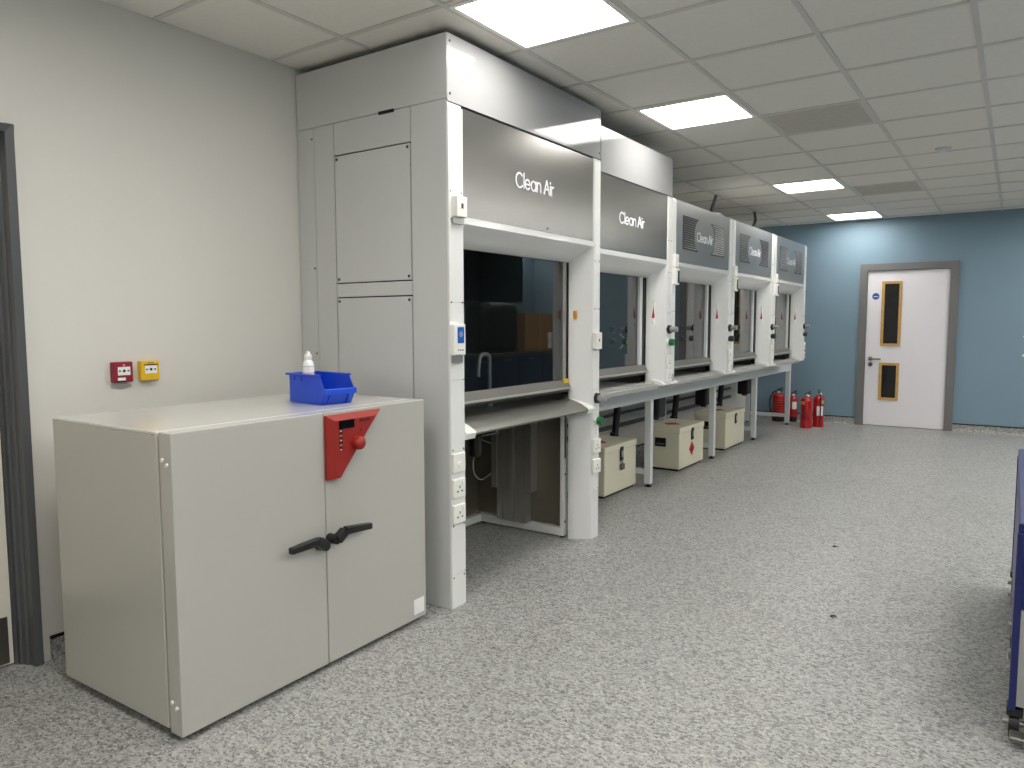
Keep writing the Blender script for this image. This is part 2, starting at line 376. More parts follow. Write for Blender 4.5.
# ------------------------------------------------------------------ near door at the left picture edge
d2 = struct(bpy.data.objects.new('door_2', None)); col.objects.link(d2); d2.location = (XL, .7, 0); ORG['door_2'] = (XL, .7, 0)
d2['label'] = 'pale door leaf in a dark grey stepped frame at the left edge'
xx = XL+.02
prof = [(xx, 1.255), (xx-.004, 1.226), (XL-.022, 1.222), (XL-.026, 1.214), (XL-.052, 1.211), (XL-.056, 1.203), (XL-.074, 1.201), (XL-.074, 1.190), (XL-.18, 1.190), (XL-.18, 1.228), (XL, 1.228), (XL, 1.255)]
MB().prism(prof, 'z', 0, 2.075).build('jamb', 'frame_dark', d2)
MB().prism([(x, 1.4-y) for x, y in prof], 'z', 0, 2.075).build('jamb', 'frame_dark', d2)
MB().prism([(x, 2.075-(1.257-y)) for x, y in prof], 'y', .14, 1.257).build('head', 'frame_dark', d2)
B('door_leaf', 'door_cream', d2, XL-.124, XL-.076, .213, 1.187, .008, 2.005)
B('kick_plate', 'kick', d2, XL-.076, XL-.073, .23, 1.172, .015, .2)

# ------------------------------------------------------------------ drying oven (built in its own axes, then turned slightly)
OV = thing('drying_oven', 'large pale grey double-door drying oven with red triangular control panel by the white wall', 'oven', (-2.129, 1.245, 0))
OV.rotation_euler.z = 0.019
ox, oy = -2.129, 1.245; W_, D_, Z0, Z1 = 1.197, .738, .030, .9995
B('body', 'oven_grey', OV, ox-D_, ox-.075, oy, oy+W_, Z0, Z1-.012, bev=.003)
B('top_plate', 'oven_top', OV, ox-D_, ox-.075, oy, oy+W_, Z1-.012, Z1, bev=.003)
B('hinge_strip', 'alu_dark', OV, ox-.085, ox-.066, oy+.012, oy+W_-.012, Z0+.02, Z1-.02)
SE = .616
for a, b in ((0, SE-.002), (SE+.002, W_)):
    dr = B('door', 'oven_grey', OV, ox-.066, ox, oy+a, oy+b, Z0-.008, Z1, bev=.003, seg=2)
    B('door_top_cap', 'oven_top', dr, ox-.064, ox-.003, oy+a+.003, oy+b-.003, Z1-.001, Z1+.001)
for z in (.905, .120):
    for x_, dz_ in ((-.047, .008), (-.022, -.006)):
        MB().cyl((ox+x_, oy, z+dz_), (ox+x_, oy-.005, z+dz_), .0065, n=12).build('hinge_screw', 'white_plastic', OV, True)
for y in (oy+.1, oy+W_-.1):
    for x in (ox-.13, ox-D_+.09): MB().cyl((x, y, 0), (x, y, Z0+.002), .022, n=14).build('foot', 'black_plastic', OV, True)
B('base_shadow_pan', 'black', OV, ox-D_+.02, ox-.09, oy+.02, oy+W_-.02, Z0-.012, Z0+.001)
# red control panel: wedge shape with chamfered rim
def P(u, z): return (oy+u, z)
outer = [P(.617, .988), P(.908, .988), P(.684, .742), P(.617, .742)]
inner = [P(.640, .968), P(.858, .968), P(.662, .748), P(.640, .748)]
m = MB(); A = [m.bm.verts.new((ox, *p)) for p in outer]; A2 = [m.bm.verts.new((ox+.012, *p)) for p in outer]; C2 = [m.bm.verts.new((ox+.036, *p)) for p in inner]
m.skin([A, A2, C2]); cp = m.build('control_panel', 'oven_red', OV)
B('display', 'black_gloss', cp, ox+.035, ox+.038, oy+.659, oy+.738, .935, .968)
for k in range(5):
    B('indicator', 'led_amber' if k % 2 else 'ink_white', cp, ox+.035, ox+.038, oy+.665, oy+.669, .854+k*.018, .858+k*.018)
    B('indicator_mark', 'ink_black', cp, ox+.0355, ox+.0372, oy+.658, oy+.676, .860+k*.018, .869+k*.018)
MB().lathe([(.026, 0), (.027, .012), (.025, .026), (.016, .036), (.004, .040)], (ox+.036, oy+.748, .873), d=(1, 0, 0), n=28).build('knob', 'oven_red', cp, True)
text('maker_name', 'BINDER', .017, (ox+.0365, oy+.795, .957), '+x', 'ink_black', cp)
MB().prism([(oy+.770, .916), (oy+.780, .916), (oy+.775, .925)], 'x', ox+.036, ox+.037).build('warning_mark', 'ink_black', cp)
def oven_handle(pv, mid, end):
    m = MB(); (u0, z0), (u1, z1), (u2, z2) = pv, mid, end
    m.cyl((ox, oy+u0, z0), (ox+.045, oy+u0, z0), .02, .018, n=16)
    def bar(a, b, h0, h1, d0, d1):
        a, b = Vector((0, oy+a[0], a[1])), Vector((0, oy+b[0], b[1])); d = (b-a).normalized(); n_ = Vector((0, -d.z, d.y))
        V = []
        for pt, h in ((a, h0), (b, h1)):
            for s1 in (-1, 1):
                for xx_ in (d0, d1): V.append(m.bm.verts.new((ox+xx_, pt.y+n_.y*h*s1, pt.z+n_.z*h*s1)))
        f = [m.bm.faces.new([V[i] for i in q]) for q in ((0,1,3,2),(4,6,7,5),(0,4,5,1),(2,3,7,6),(0,2,6,4),(1,5,7,3))]
        m._bev(f, .004, 2)
    bar((u0, z0), (u1, z1), .019, .018, .028, .056); bar((u1, z1), (u2, z2), .016, .012, .030, .054)
    return m.build('handle', 'black_plastic', OV)
oven_handle((.578, .503), (.540, .532), (.410, .528)); oven_handle((.632, .515), (.672, .541), (.812, .528))
st = B('white_sticker', 'label_white', OV, ox, ox+.001, oy+1.114, oy+1.182, .043, .112)
# blue open-fronted storage bin on the oven
BN = thing('storage_bin', 'bright blue open-fronted plastic storage bin on top of the drying oven', 'bin', (-2.448, 2.117, 1.0007))
BN.rotation_euler.z = -0.115
bx0, bx1, bw, bz = -2.560, -2.310, .076, 1.0007
yc = 2.117
def side(y0, y1):
    return MB().prism([(bx0, bz), (bx1-.03, bz), (bx1+.0, bz+.050), (bx1-.006, bz+.066), (bx1-.040, bz+.122), (bx0-.01, bz+.122)], 'y', y0, y1, bev=.001)
side(yc-bw, yc-bw+.004).build('side_wall', 'bin_blue', BN); side(yc+bw-.004, yc+bw).build('side_wall', 'bin_blue', BN)
B('base', 'bin_blue', BN, bx0, bx1-.03, yc-bw, yc+bw, bz, bz+.004)
B('back_wall', 'bin_blue', BN, bx0-.006, bx0, yc-bw, yc+bw, bz, bz+.122)
MB().prism([(bx1-.034, bz), (bx1-.03, bz), (bx1, bz+.05), (bx1-.004, bz+.052)], 'y', yc-bw, yc+bw).build('front_wall', 'bin_blue', BN)
B('front_lip', 'bin_blue', BN, bx1-.006, bx1+.008, yc-bw-.004, yc+bw+.004, bz+.042, bz+.066, bev=.003)
m = MB()
for s_ in (-1, 1): m.box(bx0-.012, bx1-.034, yc+s_*bw-.006, yc+s_*bw+.006, bz+.115, bz+.124, bev=.002)
m.box(bx0-.030, bx0, yc-bw-.006, yc+bw+.006, bz+.115, bz+.124, bev=.002)
m.build('rim', 'bin_blue', BN)
for x in (-2.53, -2.48): B('rib', 'bin_blue', BN, x, x+.006, yc-bw-.004, yc-bw+.001, bz+.095, bz+.122)
for y in (-.05, .045): MB().prism([(bx1-.03, bz+.004), (bx1-.02, bz+.004), (bx1+.004, bz+.046), (bx1-.003, bz+.046)], 'y', yc+y, yc+y+.006).build('rib', 'bin_blue', BN)
# white bottle inside the bin
BT = thing('spray_bottle', 'white plastic bottle with pink label and clear cap standing in the blue bin', 'bottle', (-2.512, 2.106, 1.0050))
bc = (-2.512, 2.106, 1.0050)
MB().lathe([(.023, 0), (.025, .006), (.025, .150), (.022, .166), (.014, .176)], bc).build('bottle_body', 'label_white', BT, True)
MB().lathe([(.0255, .080), (.0255, .122)], bc).build('label_band', 'pale_pink', BT, True)
MB().lathe([(.0253, .146), (.0253, .1475)], bc).build('label_line', 'frame_grey', BT, True)
MB().lathe([(.014, .172), (.0165, .176), (.0165, .195), (.010, .200), (.008, .210), (.004, .213)], bc).build('cap', 'white_plastic', BT, True)
# call points on the wall
def call_point(lb, y0, y1, z0, z1, m_, yellow):
    t = thing('call_point', lb, 'call point', (XL, (y0+y1)/2, z0), 'wall call points')
    B('housing', m_, t, XL, XL+.031, y0, y1, z0, z1, bev=.004, seg=2)
    B('window', 'label_white', t, XL+.030, XL+.0325, y0+.017, y1-.013, z0+.03, z0+.065)
    yc_, zc_ = (y0+y1)/2+.002, z0+.048
    MB().cyl((XL+.032, yc_, zc_), (XL+.0332, yc_, zc_), .006, n=14).build('target_dot', 'ink_black', t)
    m = MB()
    for s_ in (-1, 1): m.prism([(yc_+s_*.022, zc_+.004), (yc_+s_*.022, zc_-.004), (yc_+s_*.009, zc_)], 'x', XL+.032, XL+.0332)
    m.build('arrow_mark', 'ink_black', t)
    if yellow:
        text('door_release_text', 'DOOR\nRELEASE', .0085, (XL+.0315, yc_, z1-.013), '+x', 'ink_black', t)
        B('window_hood', 'ink_black', t, XL+.030, XL+.034, y0+.015, y1-.01, z0+.065, z0+.070)
    else:
        B('white_label', 'label_white', t, XL+.030, XL+.032, y0+.016, y0+.048, z0+.008, z0+.02)
        B('label_shade', 'ink_black', t, XL+.030, XL+.032, y0+.016, y0+.046, z0+.002, z0+.006)
        MB().cyl((XL+.030, yc_, z1-.014), (XL+.032, yc_, z1-.014), .004, n=12).build('indicator', 'pale_pink', t)
        MB().prism([(y0, z0-.012), (y1+.004, z0-.012), (y1+.004, z0-.022), ((y0+y1)/2, z0-.032), (y0, z0-.022)], 'x', XL, XL+.003).build('clear_cover_tab', 'hose_clear', t)
call_point('dark red fire alarm call point on the white wall above the oven', 1.573, 1.655, 1.091, 1.177, 'call_red', False)
call_point('yellow door release call point on the white wall, beside the red one', 1.689, 1.772, 1.092, 1.177, 'call_yellow', True)

# ------------------------------------------------------------------ fume cupboards
XF = -2.116
def post_poly(yo, yi):
    s_ = 1 if yo > yi else -1
    pts = [(XF, yo), (XF, yi+s_*.012), (XF-.006, yi+s_*.003), (XF-.018, yi-s_*.003), (XF-.05, yi-s_*.022), (XF-.09, yi-s_*.048), (XF-.119, yi-s_*.062), (-2.245, yi-s_*.062), (-2.245, yo)]
    return pts
def screws(y0, y1, zs, parent, m='screw', x=XF+.002):
    b = MB()
    for z in zs:
        for y in (y0+.014, y1-.014): b.cyl((x-.001, y, z), (x+.0012, y, z), .0042, n=8)
    return b.build('screw', m, parent)
def plates(post, y0, y1, zs):
    for a, b in zip(zs, zs[1:]):
        B('cover_plate', 'post_white', post, XF, XF+.002, y0+.003, y1-.003, a+.002, b-.002)
def socket(post, yc_, zc_, kind='socket', h=.088, w=.088):
    s_ = B('wall_socket' if kind == 'socket' else 'switch_plate', 'white_plastic', post, XF+.002, XF+.017, yc_-w/2, yc_+w/2, zc_-h/2, zc_+h/2, bev=.004, seg=2)
def socket_detail(hood, yc_, zc_, kind='socket', h=.088, w=.088):
    s_ = B('socket_outlet' if kind == 'socket' else 'switch_plate', 'white_plastic', hood, XF+.001, XF+.018, yc_-w/2, yc_+w/2, zc_-h/2, zc_+h/2, bev=.004, seg=2)
    if kind == 'socket':
        m = MB()
        for dy, dz, a, b in ((0, .006, .003, .006), (-.016, -.014, .006, .003), (.016, -.014, .006, .003)): m.box(XF+.0175, XF+.0186, yc_+dy-a, yc_+dy+a, zc_+dz-b, zc_+dz+b)
        m.build('pin_slot', 'ink_black', s_)
        B('rocker', 'label_white', s_, XF+.017, XF+.022, yc_+w/2-.026, yc_+w/2-.012, zc_+h/2-.032, zc_+h/2-.012)
    elif kind == 'switch':
        B('key_switch', 'ink_black', s_, XF+.0175, XF+.019, yc_-.008, yc_+.006, zc_-.010, zc_+.010)
    elif kind == 'dial':
        MB().cyl((XF+.017, yc_, zc_-.006), (XF+.026, yc_, zc_-.006), .013, n=18).build('rocker', 'label_white', s_, True)
    return s_
def tap(hood, yc_, zc_, kind):
    if kind == 'black':
        k = MB().cyl((XF, yc_, zc_), (XF+.022, yc_, zc_), .033, .030, n=24).build('valve_collar', 'black_plastic', hood, True)
        MB().cyl((XF+.022, yc_, zc_), (XF+.072, yc_, zc_), .021, .019, n=20).build('valve_knob', 'knob_grey', k, True)
    else:
        g = 'green_knob' if kind == 'green' else 'dark_green'
        k = MB().cyl((XF, yc_, zc_), (XF+.014, yc_, zc_), .024, .020, n=20).build('valve_collar', 'white_plastic' if kind == 'green' else 'black_plastic', hood, True)
        m = MB().cyl((XF+.014, yc_, zc_), (XF+.046, yc_, zc_), .027, .025, n=8)
        m.build('valve_knob', g, k)
TOPZ = 2.245
def canopy(h, ya, yb, zp):
    MB().prism([(XF, zp), (XF, zp-.030), (XF-.006, zp-.037), (XF-.03, zp-.052), (XF-.07, zp-.085), (XF-.119, zp-.122), (XF-.129, zp-.125), (XF-.14, zp-.125), (XF-.14, zp)], 'y', ya, yb).build('canopy', 'hood_white', h, True)
def sash(h, ya, yb, zb, tag_yellow=False, ztop=1.80):
    # ya, yb: clear opening between the flared cheeks
    wd = .040 if tag_yellow else .075; g = .014
    B('sash_frame', 'bench_grey' if not tag_yellow else 'alu', h, -2.272, -2.252, yb-wd-g, yb-g, zb, ztop); B('sash_frame', 'bench_grey' if not tag_yellow else 'alu', h, -2.272, -2.252, ya+g, ya+wd+g, zb, ztop)
    B('sash_track', 'black', h, -2.290, -2.246, yb-.010, yb+.03, zb-.03, ztop); B('sash_track', 'black', h, -2.290, -2.246, ya-.03 if ya > 4.1 or ya < 3 else ya+.002, ya+.010, zb-.03, ztop)
    if not tag_yellow:
        B('sash_cord', 'black', h, -2.2515, -2.244, yb-.048, yb-.030, zb+.0, ztop)
    a_, b_ = ya+wd+g-.004, yb-wd-g+.004; tl = math.tan(math.radians(0.0 if tag_yellow else 1.2)); hw = (b_-a_)/2
    MB().prism([(-2.259+tl*hw, a_), (-2.259-tl*hw, b_), (-2.265-tl*hw, b_), (-2.265+tl*hw, a_)], 'z', zb+.058, ztop).build('sash_glass', 'sash_glass', h)
    r = MB().prism([(-2.272, zb-.008), (-2.244, zb-.012), (-2.222, zb+.012), (-2.222, zb+.020), (-2.248, zb+.062), (-2.272, zb+.062)], 'y', ya+.004, yb-.012).build('sash_handle_rail', 'alu_dark', h)
    B('handle_lip', 'bench_top', r, -2.223, -2.206, ya+.03, yb-.03, zb+.010, zb+.020)
    if tag_yellow: B('yellow_tag', 'yellow_tag', r, -2.252, -2.236, yb-.065, yb-.012, zb+.022, zb+.068)
def liner(h, ya, yb, zb, zt, valves=True):
    m = MB().box(-2.97, -2.95, ya, yb, zb, zt).box(-2.95, -2.30, ya-.02, ya, zb, zt).box(-2.95, -2.30, yb, yb+.02, zb, zt).box(-2.97, -2.245, ya-.02, yb+.02, zt, zt+.02)
    m.build('liner', 'liner', h)
    for z in (.2, .55): B('baffle_board', 'liner', h, -2.915, -2.905, ya+.06, yb-.06, zb+z-.1, zb+z+.18)
    if valves:
        for z in (1.285, 1.19): MB().cyl((-2.52, yb, z), (-2.52, yb-.035, z), .026, .022, n=18).build('service_valve', 'black_plastic', h, True)

# --- hood 1: tall unit standing on the floor
y0, y1 = 2.58, 4.03
H1 = thing('fume_cupboard', 'tallest white fume cupboard standing on the floor next to the drying oven', 'fume cupboard', (-2.6, 3.3, 0), 'fume cupboards in a row along the wall')
pA, pB = (2.582, 2.688), (3.938, 4.03)
p1 = MB().prism(post_poly(pA[0], pA[1]), 'z', 0, 2.31).build('post', 'hood_white', H1, True)
p2 = MB().prism(post_poly(pB[1], pB[0]), 'z', 0, 2.31).build('post', 'hood_white', H1, True)
plates(p1, *pA, [.004, .165, .40, .745, 1.075, 1.43, 1.79, 2.30]); plates(p2, pB[0]+.012, pB[1], [.30, .74, .93, 1.17, 1.42, 1.70, 2.30])
screws(*pA, [.150, .395, .752, 1.43, 1.80, 1.925], H1); screws(pB[0]+.012, pB[1], [.31, .735, 1.42, 1.71, 1.80], H1)
fz = 2.316
fs = B('upper_fascia', 'gloss_white', H1, XF-.014, XF, 2.582, y1-.003, fz, 2.608)
m = MB()
for y in (2.600, y1-.02):
    for z in (2.35, 2.575): m.cyl((XF-.001, y, z), (XF+.002, y, z), .006, n=10)
m.build('screw', 'black', fs)
pn = B('front_panel', 'silver_panel', H1, XF-.016, XF-.004, pA[1]+.002, pB[0]-.002+.006, 1.824, 2.306)
B('shadow_gap', 'black', H1, XF-.03, XF-.008, 2.60, y1-.01, 2.300, 2.322)
B('panel_backing', 'void', H1, XF-.05, XF-.017, 2.60, y1-.01, 1.82, 2.60)
lettering((XF-.0034, 3.305, 2.060), .072, .360, 'ink_white', pn)
MB().cyl((XF-.005, 3.43, 1.845), (XF-.002, 3.43, 1.845), .006, n=10).build('panel_lock', 'black', pn)
canopy(H1, pA[1]-.01, pB[0]+.01, 1.822)
ca, cb = pA[1]+.062, pB[0]-.062
sash(H1, ca, cb, .93, True)
liner(H1, ca-.03, cb+.03, .86, 1.82, False)
# end panel towards the oven, in pieces
PY = 2.58
def sp(x0, x1, z0, z1, name='side_panel', d=.0, m='side_grey'):
    return B(name, m, H1, x0+.0015, x1-.0015, PY-d, PY+.016, z0+.0015, z1-.0015)
XW = XL+.004
B('side_backing', 'black', H1, XW+.002, XF-.03, PY+.014, PY+.022, .002, 2.60)
sp(XW, XF-.0005, 2.326, 2.608); sp(XW, -2.990, .0, 2.326); sp(-2.990, -2.845, .0, 2.326)
sp(-2.845, -2.333, 2.168, 2.326); sp(-2.845, -2.333, 1.467, 1.535); sp(-2.333, XF-.006, .0, 2.326)
a1 = B('access_panel', 'side_grey', H1, -2.839, -2.339, PY-.001, PY+.012, 1.540, 2.162)
a2 = B('access_panel', 'side_grey', H1, -2.839, -2.339, PY-.001, PY+.012, .30, 1.462)
sp(-2.845, -2.333, .0, .295)
m = MB()
for x in (-2.825, -2.353):
    for z in (1.556, 2.146, 1.446, .32): m.cyl((x, PY-.004, z), (x, PY, z), .007, n=10)
for z in (2.27, 1.62, 1.18): m.cyl((-3.005, PY-.003, z), (-3.005, PY+.001, z), .005, n=8)
m.build('screw', 'screw', H1)
B('slot', 'black', H1, -2.535, -2.435, PY-.0012, PY+.004, 2.316, 2.332)
# fittings on the first post and second post
sb = B('switch_box', 'white_plastic', H1, XF+.001, XF+.035, 2.602, 2.676, 1.812, 1.905, bev=.004, seg=2)
B('key_switch', 'screw', sb, XF+.0345, XF+.037, 2.632, 2.645, 1.85, 1.872)
B('bracket', 'alu', H1, XF+.001, XF+.016, 2.598, 2.676, 1.783, 1.810)
ct = B('controller', 'white_plastic', H1, XF+.001, XF+.026, 2.584, 2.668, 1.190, 1.332, bev=.005, seg=2)
B('screen', 'display_blue', ct, XF+.0255, XF+.0272, 2.608, 2.655, 1.245, 1.318)
MB().cyl((XF+.0268, 2.632, 1.286), (XF+.0276, 2.632, 1.286), .014, n=18).build('screen_dial', 'pale_blue', ct)
for i in range(3): B('button', 'frame_grey', ct, XF+.0255, XF+.0275, 2.610+i*.016, 2.617+i*.016, 1.210, 1.217)
B('bracket', 'alu', H1, XF+.001, XF+.012, 2.590, 2.664, 1.155, 1.188)
socket_detail(H1, 2.626, .692, 'dial'); socket_detail(H1, 2.626, .573); socket_detail(H1, 2.626, .452)
sw = B('switch_box', 'white_plastic', H1, XF+.001, XF+.030, 3.938, 4.012, 1.176, 1.278, bev=.004, seg=2)
B('key_switch', 'screw', sw, XF+.0295, XF+.032, 3.97, 3.98, 1.222, 1.240)
B('label_strip', 'label_white', H1, XF+.001, XF+.004, 3.965, 4.015, 1.745, 1.82)
tap(H1, 3.990, .875, 'black'); tap(H1, 3.995, .735, 'green')
socket_detail(H1, 3.985, .580); socket_detail(H1, 3.985, .455)
jt = MB().box(-2.212, -2.196, 3.874, 3.905, 1.360, 1.408).build('orange_tag', 'orange_tag', H1)
# sill aerofoil with white end caps
foil = [(-2.262, .876), (-2.235, .874), (-2.19, .861), (-2.145, .842), (-2.108, .821), (-2.102, .814), (-2.104, .806), (-2.112, .808), (-2.15, .829), (-2.19, .848), (-2.262, .860)]
cap_p = [(x-.002 if x < -2.2 else x+.004, z+.004) for x, z in foil[:6]]+[(-2.108, .790), (-2.15, .802), (-2.262, .84)]
MB().prism(foil, 'y', ca+.005, cb-.005).build('sill_aerofoil', 'steel_top', H1, True)
MB().prism(cap_p, 'y', pA[1]-.004, ca+.006).build('aerofoil_cap', 'post_white', H1); MB().prism(cap_p, 'y', cb-.006, pB[0]+.004).build('aerofoil_cap', 'post_white', H1)
B('worktop', 'steel_top', H1, -2.95, -2.262, ca-.03, cb+.03, .830, .858)
# swan-neck tap inside
tx, ty = -2.50, 3.41
SW = MB().tube(spline([(tx, ty, .858), (tx, ty, 1.05), (tx, ty, 1.13), (tx, ty-.015, 1.152), (tx+.005, ty-.055, 1.160), (tx+.01, ty-.10, 1.148), (tx+.012, ty-.118, 1.10), (tx+.012, ty-.124, 1.035)]), .012).cyl((tx, ty, .858), (tx, ty, .90), .022).build('swan_neck_tap', 'alu', H1, True)
# open base under hood 1: feet beams, upright, lifting column, panels
B('foot_beam', 'post_white', H1, -2.93, -2.272, 3.862, 3.905, .012, .062, bev=.003)
B('foot_beam', 'post_white', H1, -2.95, -2.905, 2.70, 3.862, .012, .062, bev=.003)
B('foot_beam', 'post_white', H1, -2.905, -2.272, 2.68, 2.72, .012, .062, bev=.003)
for x, y in ((-2.29, 3.885), (-2.90, 3.885), (-2.29, 2.70), (-2.90, 2.70)): MB().cyl((x, y, 0), (x, y, .014), .014, n=12).build('foot', 'black_plastic', H1)
up = B('upright', 'post_white', H1, -2.296, -2.272, 3.868, 3.905, .062, .83)
B('upright_slot', 'alu_dark', up, -2.2725, -2.2712, 3.876, 3.898, .50, .80)
MB().cyl((-2.273, 3.887, .40), (-2.269, 3.887, .40), .007, n=10).cyl((-2.273, 3.887, .10), (-2.269, 3.887, .10), .007, n=10).build('bolt', 'black', up)
B('upright', 'post_white', H1, -2.315, -2.272, 2.68, 2.72, .062, .83)
B('base_side_panel', 'liner_dark', H1, -2.962, -2.30, 3.895, 3.903, .07, .83)
B('base_back_panel', 'liner_dark', H1, -2.955, -2.945, 2.72, 3.302, .07, .83); B('base_back_panel', 'liner_dark', H1, -2.958, -2.948, 3.302, 3.89, .07, .83)
lc = MB()
for k in range(7):
    a = -2.785+.043*k; lc.box(a, a+.040, 3.815+(.012 if k in (1, 4) else 0), 3.892, .27, .83)
lc.box(-2.785, -2.49, 3.835, 3.892, .27, .83); lc.build('lifting_column', 'alu', H1)
lc = MB()
for k in range(5):
    a = -2.752+.046*k; lc.box(a, a+.042, 3.828+(.010 if k in (1, 3) else 0), 3.892, .062, .27)
lc.box(-2.752, -2.525, 3.842, 3.892, .062, .27); lc.build('lifting_column', 'alu', H1)
B('column_edge', 'alu', H1, -2.492, -2.478, 3.812, 3.892, .27, .83)
tr = MB().lathe([(.028, 0), (.035, .01), (.04, .115), (.045, .12)], (-2.50, 3.27, .585)).build('waste_trap', 'black', H1, True)
B('trap_plate', 'alu_dark', tr, -2.56, -2.40, 3.20, 3.36, .712, .720)
MB().tube(spline([(-2.50, 3.26, .588), (-2.53, 3.29, .53), (-2.62, 3.42, .44), (-2.72, 3.62, .36), (-2.78, 3.80, .36)]), .004).build('drain_hose', 'hose_clear', H1, True)
MB().tube(spline([(-2.80, 3.66, .80), (-2.81, 3.68, .68), (-2.80, 3.72, .60), (-2.78, 3.80, .56)]), .004).build('drain_hose', 'hose_clear', H1, True)

# --- hoods 2 to 5 on the bench
def bench_hood(label, ya, yb, lp, rp, kind, right_tap, side_h=False):
    h = thing('fume_cupboard', label, 'fume cupboard', (-2.6, (ya+yb)/2, .83), 'fume cupboards in a row along the wall')
    zb = .888
    op_a = ya+.004
    if lp:
        a = MB().prism(post_poly(ya+.002, ya+lp), 'z', zb, TOPZ).build('post', 'hood_white', h, True)
        plates(a, ya+.002, ya+lp-.012, [.95, 1.42, 1.68, TOPZ-.01]); op_a = ya+lp
    b = MB().prism(post_poly(yb-.002, yb-rp), 'z', zb, TOPZ).build('post', 'hood_white', h, True)
    plates(b, yb-rp+.012, yb-.002, [.90, 1.10, 1.40, 1.66, TOPZ-.01])
    # flared foot of the post
    for c0, c1, ok in ((yb-rp-.05, yb-.003, True), (ya+.003, ya+(lp or 0)+.05, bool(lp))):
        if ok: MB().prism([(-2.245, .878), (XF+.008, .878), (XF+.008, .888), (XF-.02, .905), (-2.245, .935)], 'y', c0, c1).build('post_foot', 'post_white', h)
    zp = 1.788
    ia, ib = op_a, yb-rp
    pn = B('front_panel', 'silver_panel' if kind == 'plain' else 'silver_dark', h, XF-.014, XF-.003, ia+.001, ib+.006, zp+.003, TOPZ-(.0 if kind != 'plain' else .004))
    B('panel_backing', 'void', h, XF-.06, XF-.016, ia+.003, ib, zp, TOPZ-.01)
    B('top_plate', 'side_grey', h, -2.98, XF-.017, ya+.004, yb-.004, TOPZ-.02, TOPZ-.004)
    B('back_plate', 'side_grey', h, -2.99, -2.975, ya+.004, yb-.004, zb, TOPZ-.004)
    if side_h: B('side_panel', 'side_grey', h, -2.97, -2.25, yb-.018, yb-.003, zb, TOPZ-.021)
    canopy(h, ia-.01 if lp else ia, ib+.01, zp)
    ca_, cb_ = ia+(.062 if lp else .0), ib-.062
    sash(h, ca_, cb_, .968)
    liner(h, ca_+.022 if not lp else ca_-.03, cb_+.03, zb+.002, 1.80)
    B('worktop', 'bench_top', h, -2.96, -2.142, ya+.002, yb-.002, .856, .887, bev=.003)
    MB().prism([(-2.236, .905), (-2.19, .903), (-2.16, .896), (-2.16, .888), (-2.236, .888)], 'y', ca_+.01, cb_-.01).build('sill_aerofoil', 'bench_top', h)
    # red and white height sticker on the right cheek
    yc_ = cb_+.022
    s_ = MB().box(-2.203, -2.188, yc_-.006, yc_+.016, 1.33, 1.50).build('height_sticker', 'label_white', h)
    MB().prism([(-2.207, 1.37), (-2.187, 1.37), (-2.190, 1.46)], 'y', yc_-.0075, yc_+.0).build('sticker_arrow', 'flame_red', s_)
    # post fittings
    yq = yb-rp/2
    tap(h, yq, 1.287, 'black'); tap(h, yq, 1.192, right_tap)
    socket_detail(h, yq, 1.052, w=.08, h=.092); socket_detail(h, yq, .945, w=.08, h=.092)
    screws(yb-rp+.012, yb-.002, [1.41, 1.70, 1.93], h)
    if lp:
        cb2 = B('controller', 'white_plastic', h, XF+.001, XF+.030, ya+.012, ya+lp-.004, 1.615, 1.735, bev=.004)
        B('screen', 'black_gloss', cb2, XF+.0295, XF+.0312, ya+.05, ya+lp-.012, 1.63, 1.72)
        B('switch_box', 'white_plastic', h, XF+.001, XF+.024, ya+.02, ya+lp-.006, 1.745, 1.84, bev=.004)
        B('label_strip', 'label_white', h, XF+.002, XF+.005, ya+.01, ya+.04, 1.60, 1.66)
    # lettering / louvres
    cy, cz = (ia+ib)/2, (zp+TOPZ)/2
    if kind == 'plain':
        lettering((XF-.0024, 4.482, 2.006), .068, .365, 'ink_white', pn)
    else:
        z0_, z1_ = 1.892, 2.146; half = (ib-ia)/2; zc_ = (z0_+z1_)/2
        for s_ in (-1, 1):
            yo = cy+s_*(half-.125)
            def inner(z): 
                t_ = (z-zc_)/((z1_-z0_)/2); return cy+s_*(.10+.13*math.sqrt(max(0, 1-t_*t_*.92)))
            N = 12; pts = [(inner(z0_+(z1_-z0_)*k/N), z0_+(z1_-z0_)*k/N) for k in range(N+1)]
            bk = MB().prism([(yo, z0_)]+pts+[(yo, z1_)], 'x', XF-.004, XF-.0022).build('louvre_field', 'louvre_dark', pn)
            sl = MB()
            for k in range(14):
                z = z0_+.006+(z1_-z0_-.012)*(k+.5)/14; a_, b_ = sorted((yo, inner(z)))
                if b_-a_ > .02: sl.prism([(XF-.003, z+.005), (XF+.001, z-.001), (XF+.001, z-.003), (XF-.003, z+.003)], 'y', a_+.006, b_-.006)
            sl.build('louvre_slat', 'slat_grey', bk)
        lettering((XF-.0024, cy, zc_-.008), .068, .350, 'ink_white', pn)
    return h
H2 = bench_hood('second fume cupboard, plain silver panel, between the tallest one and the louvred ones', 4.032, 5.155, 0, .09, 'plain', 'green')
fs2 = B('upper_fascia', 'gloss_white', H2, XF-.014, XF, 4.036, 5.153, 2.249, 2.518)
B('fascia_side', 'side_grey', H2, -2.97, XF-.015, 5.135, 5.150, 2.2455, 2.518)
H3 = bench_hood('first fume cupboard with louvred silver panel, right after the plain ones', 5.157, 6.542, .09, .095, 'louvre', 'dark')
H4 = bench_hood('middle fume cupboard of the three with louvred silver panels', 6.544, 7.906, .096, .094, 'louvre', 'dark')
H5 = bench_hood('farthest fume cupboard with louvred silver panel, closest to the blue wall', 7.908, 9.312, .096, .096, 'louvre', 'dark', True)

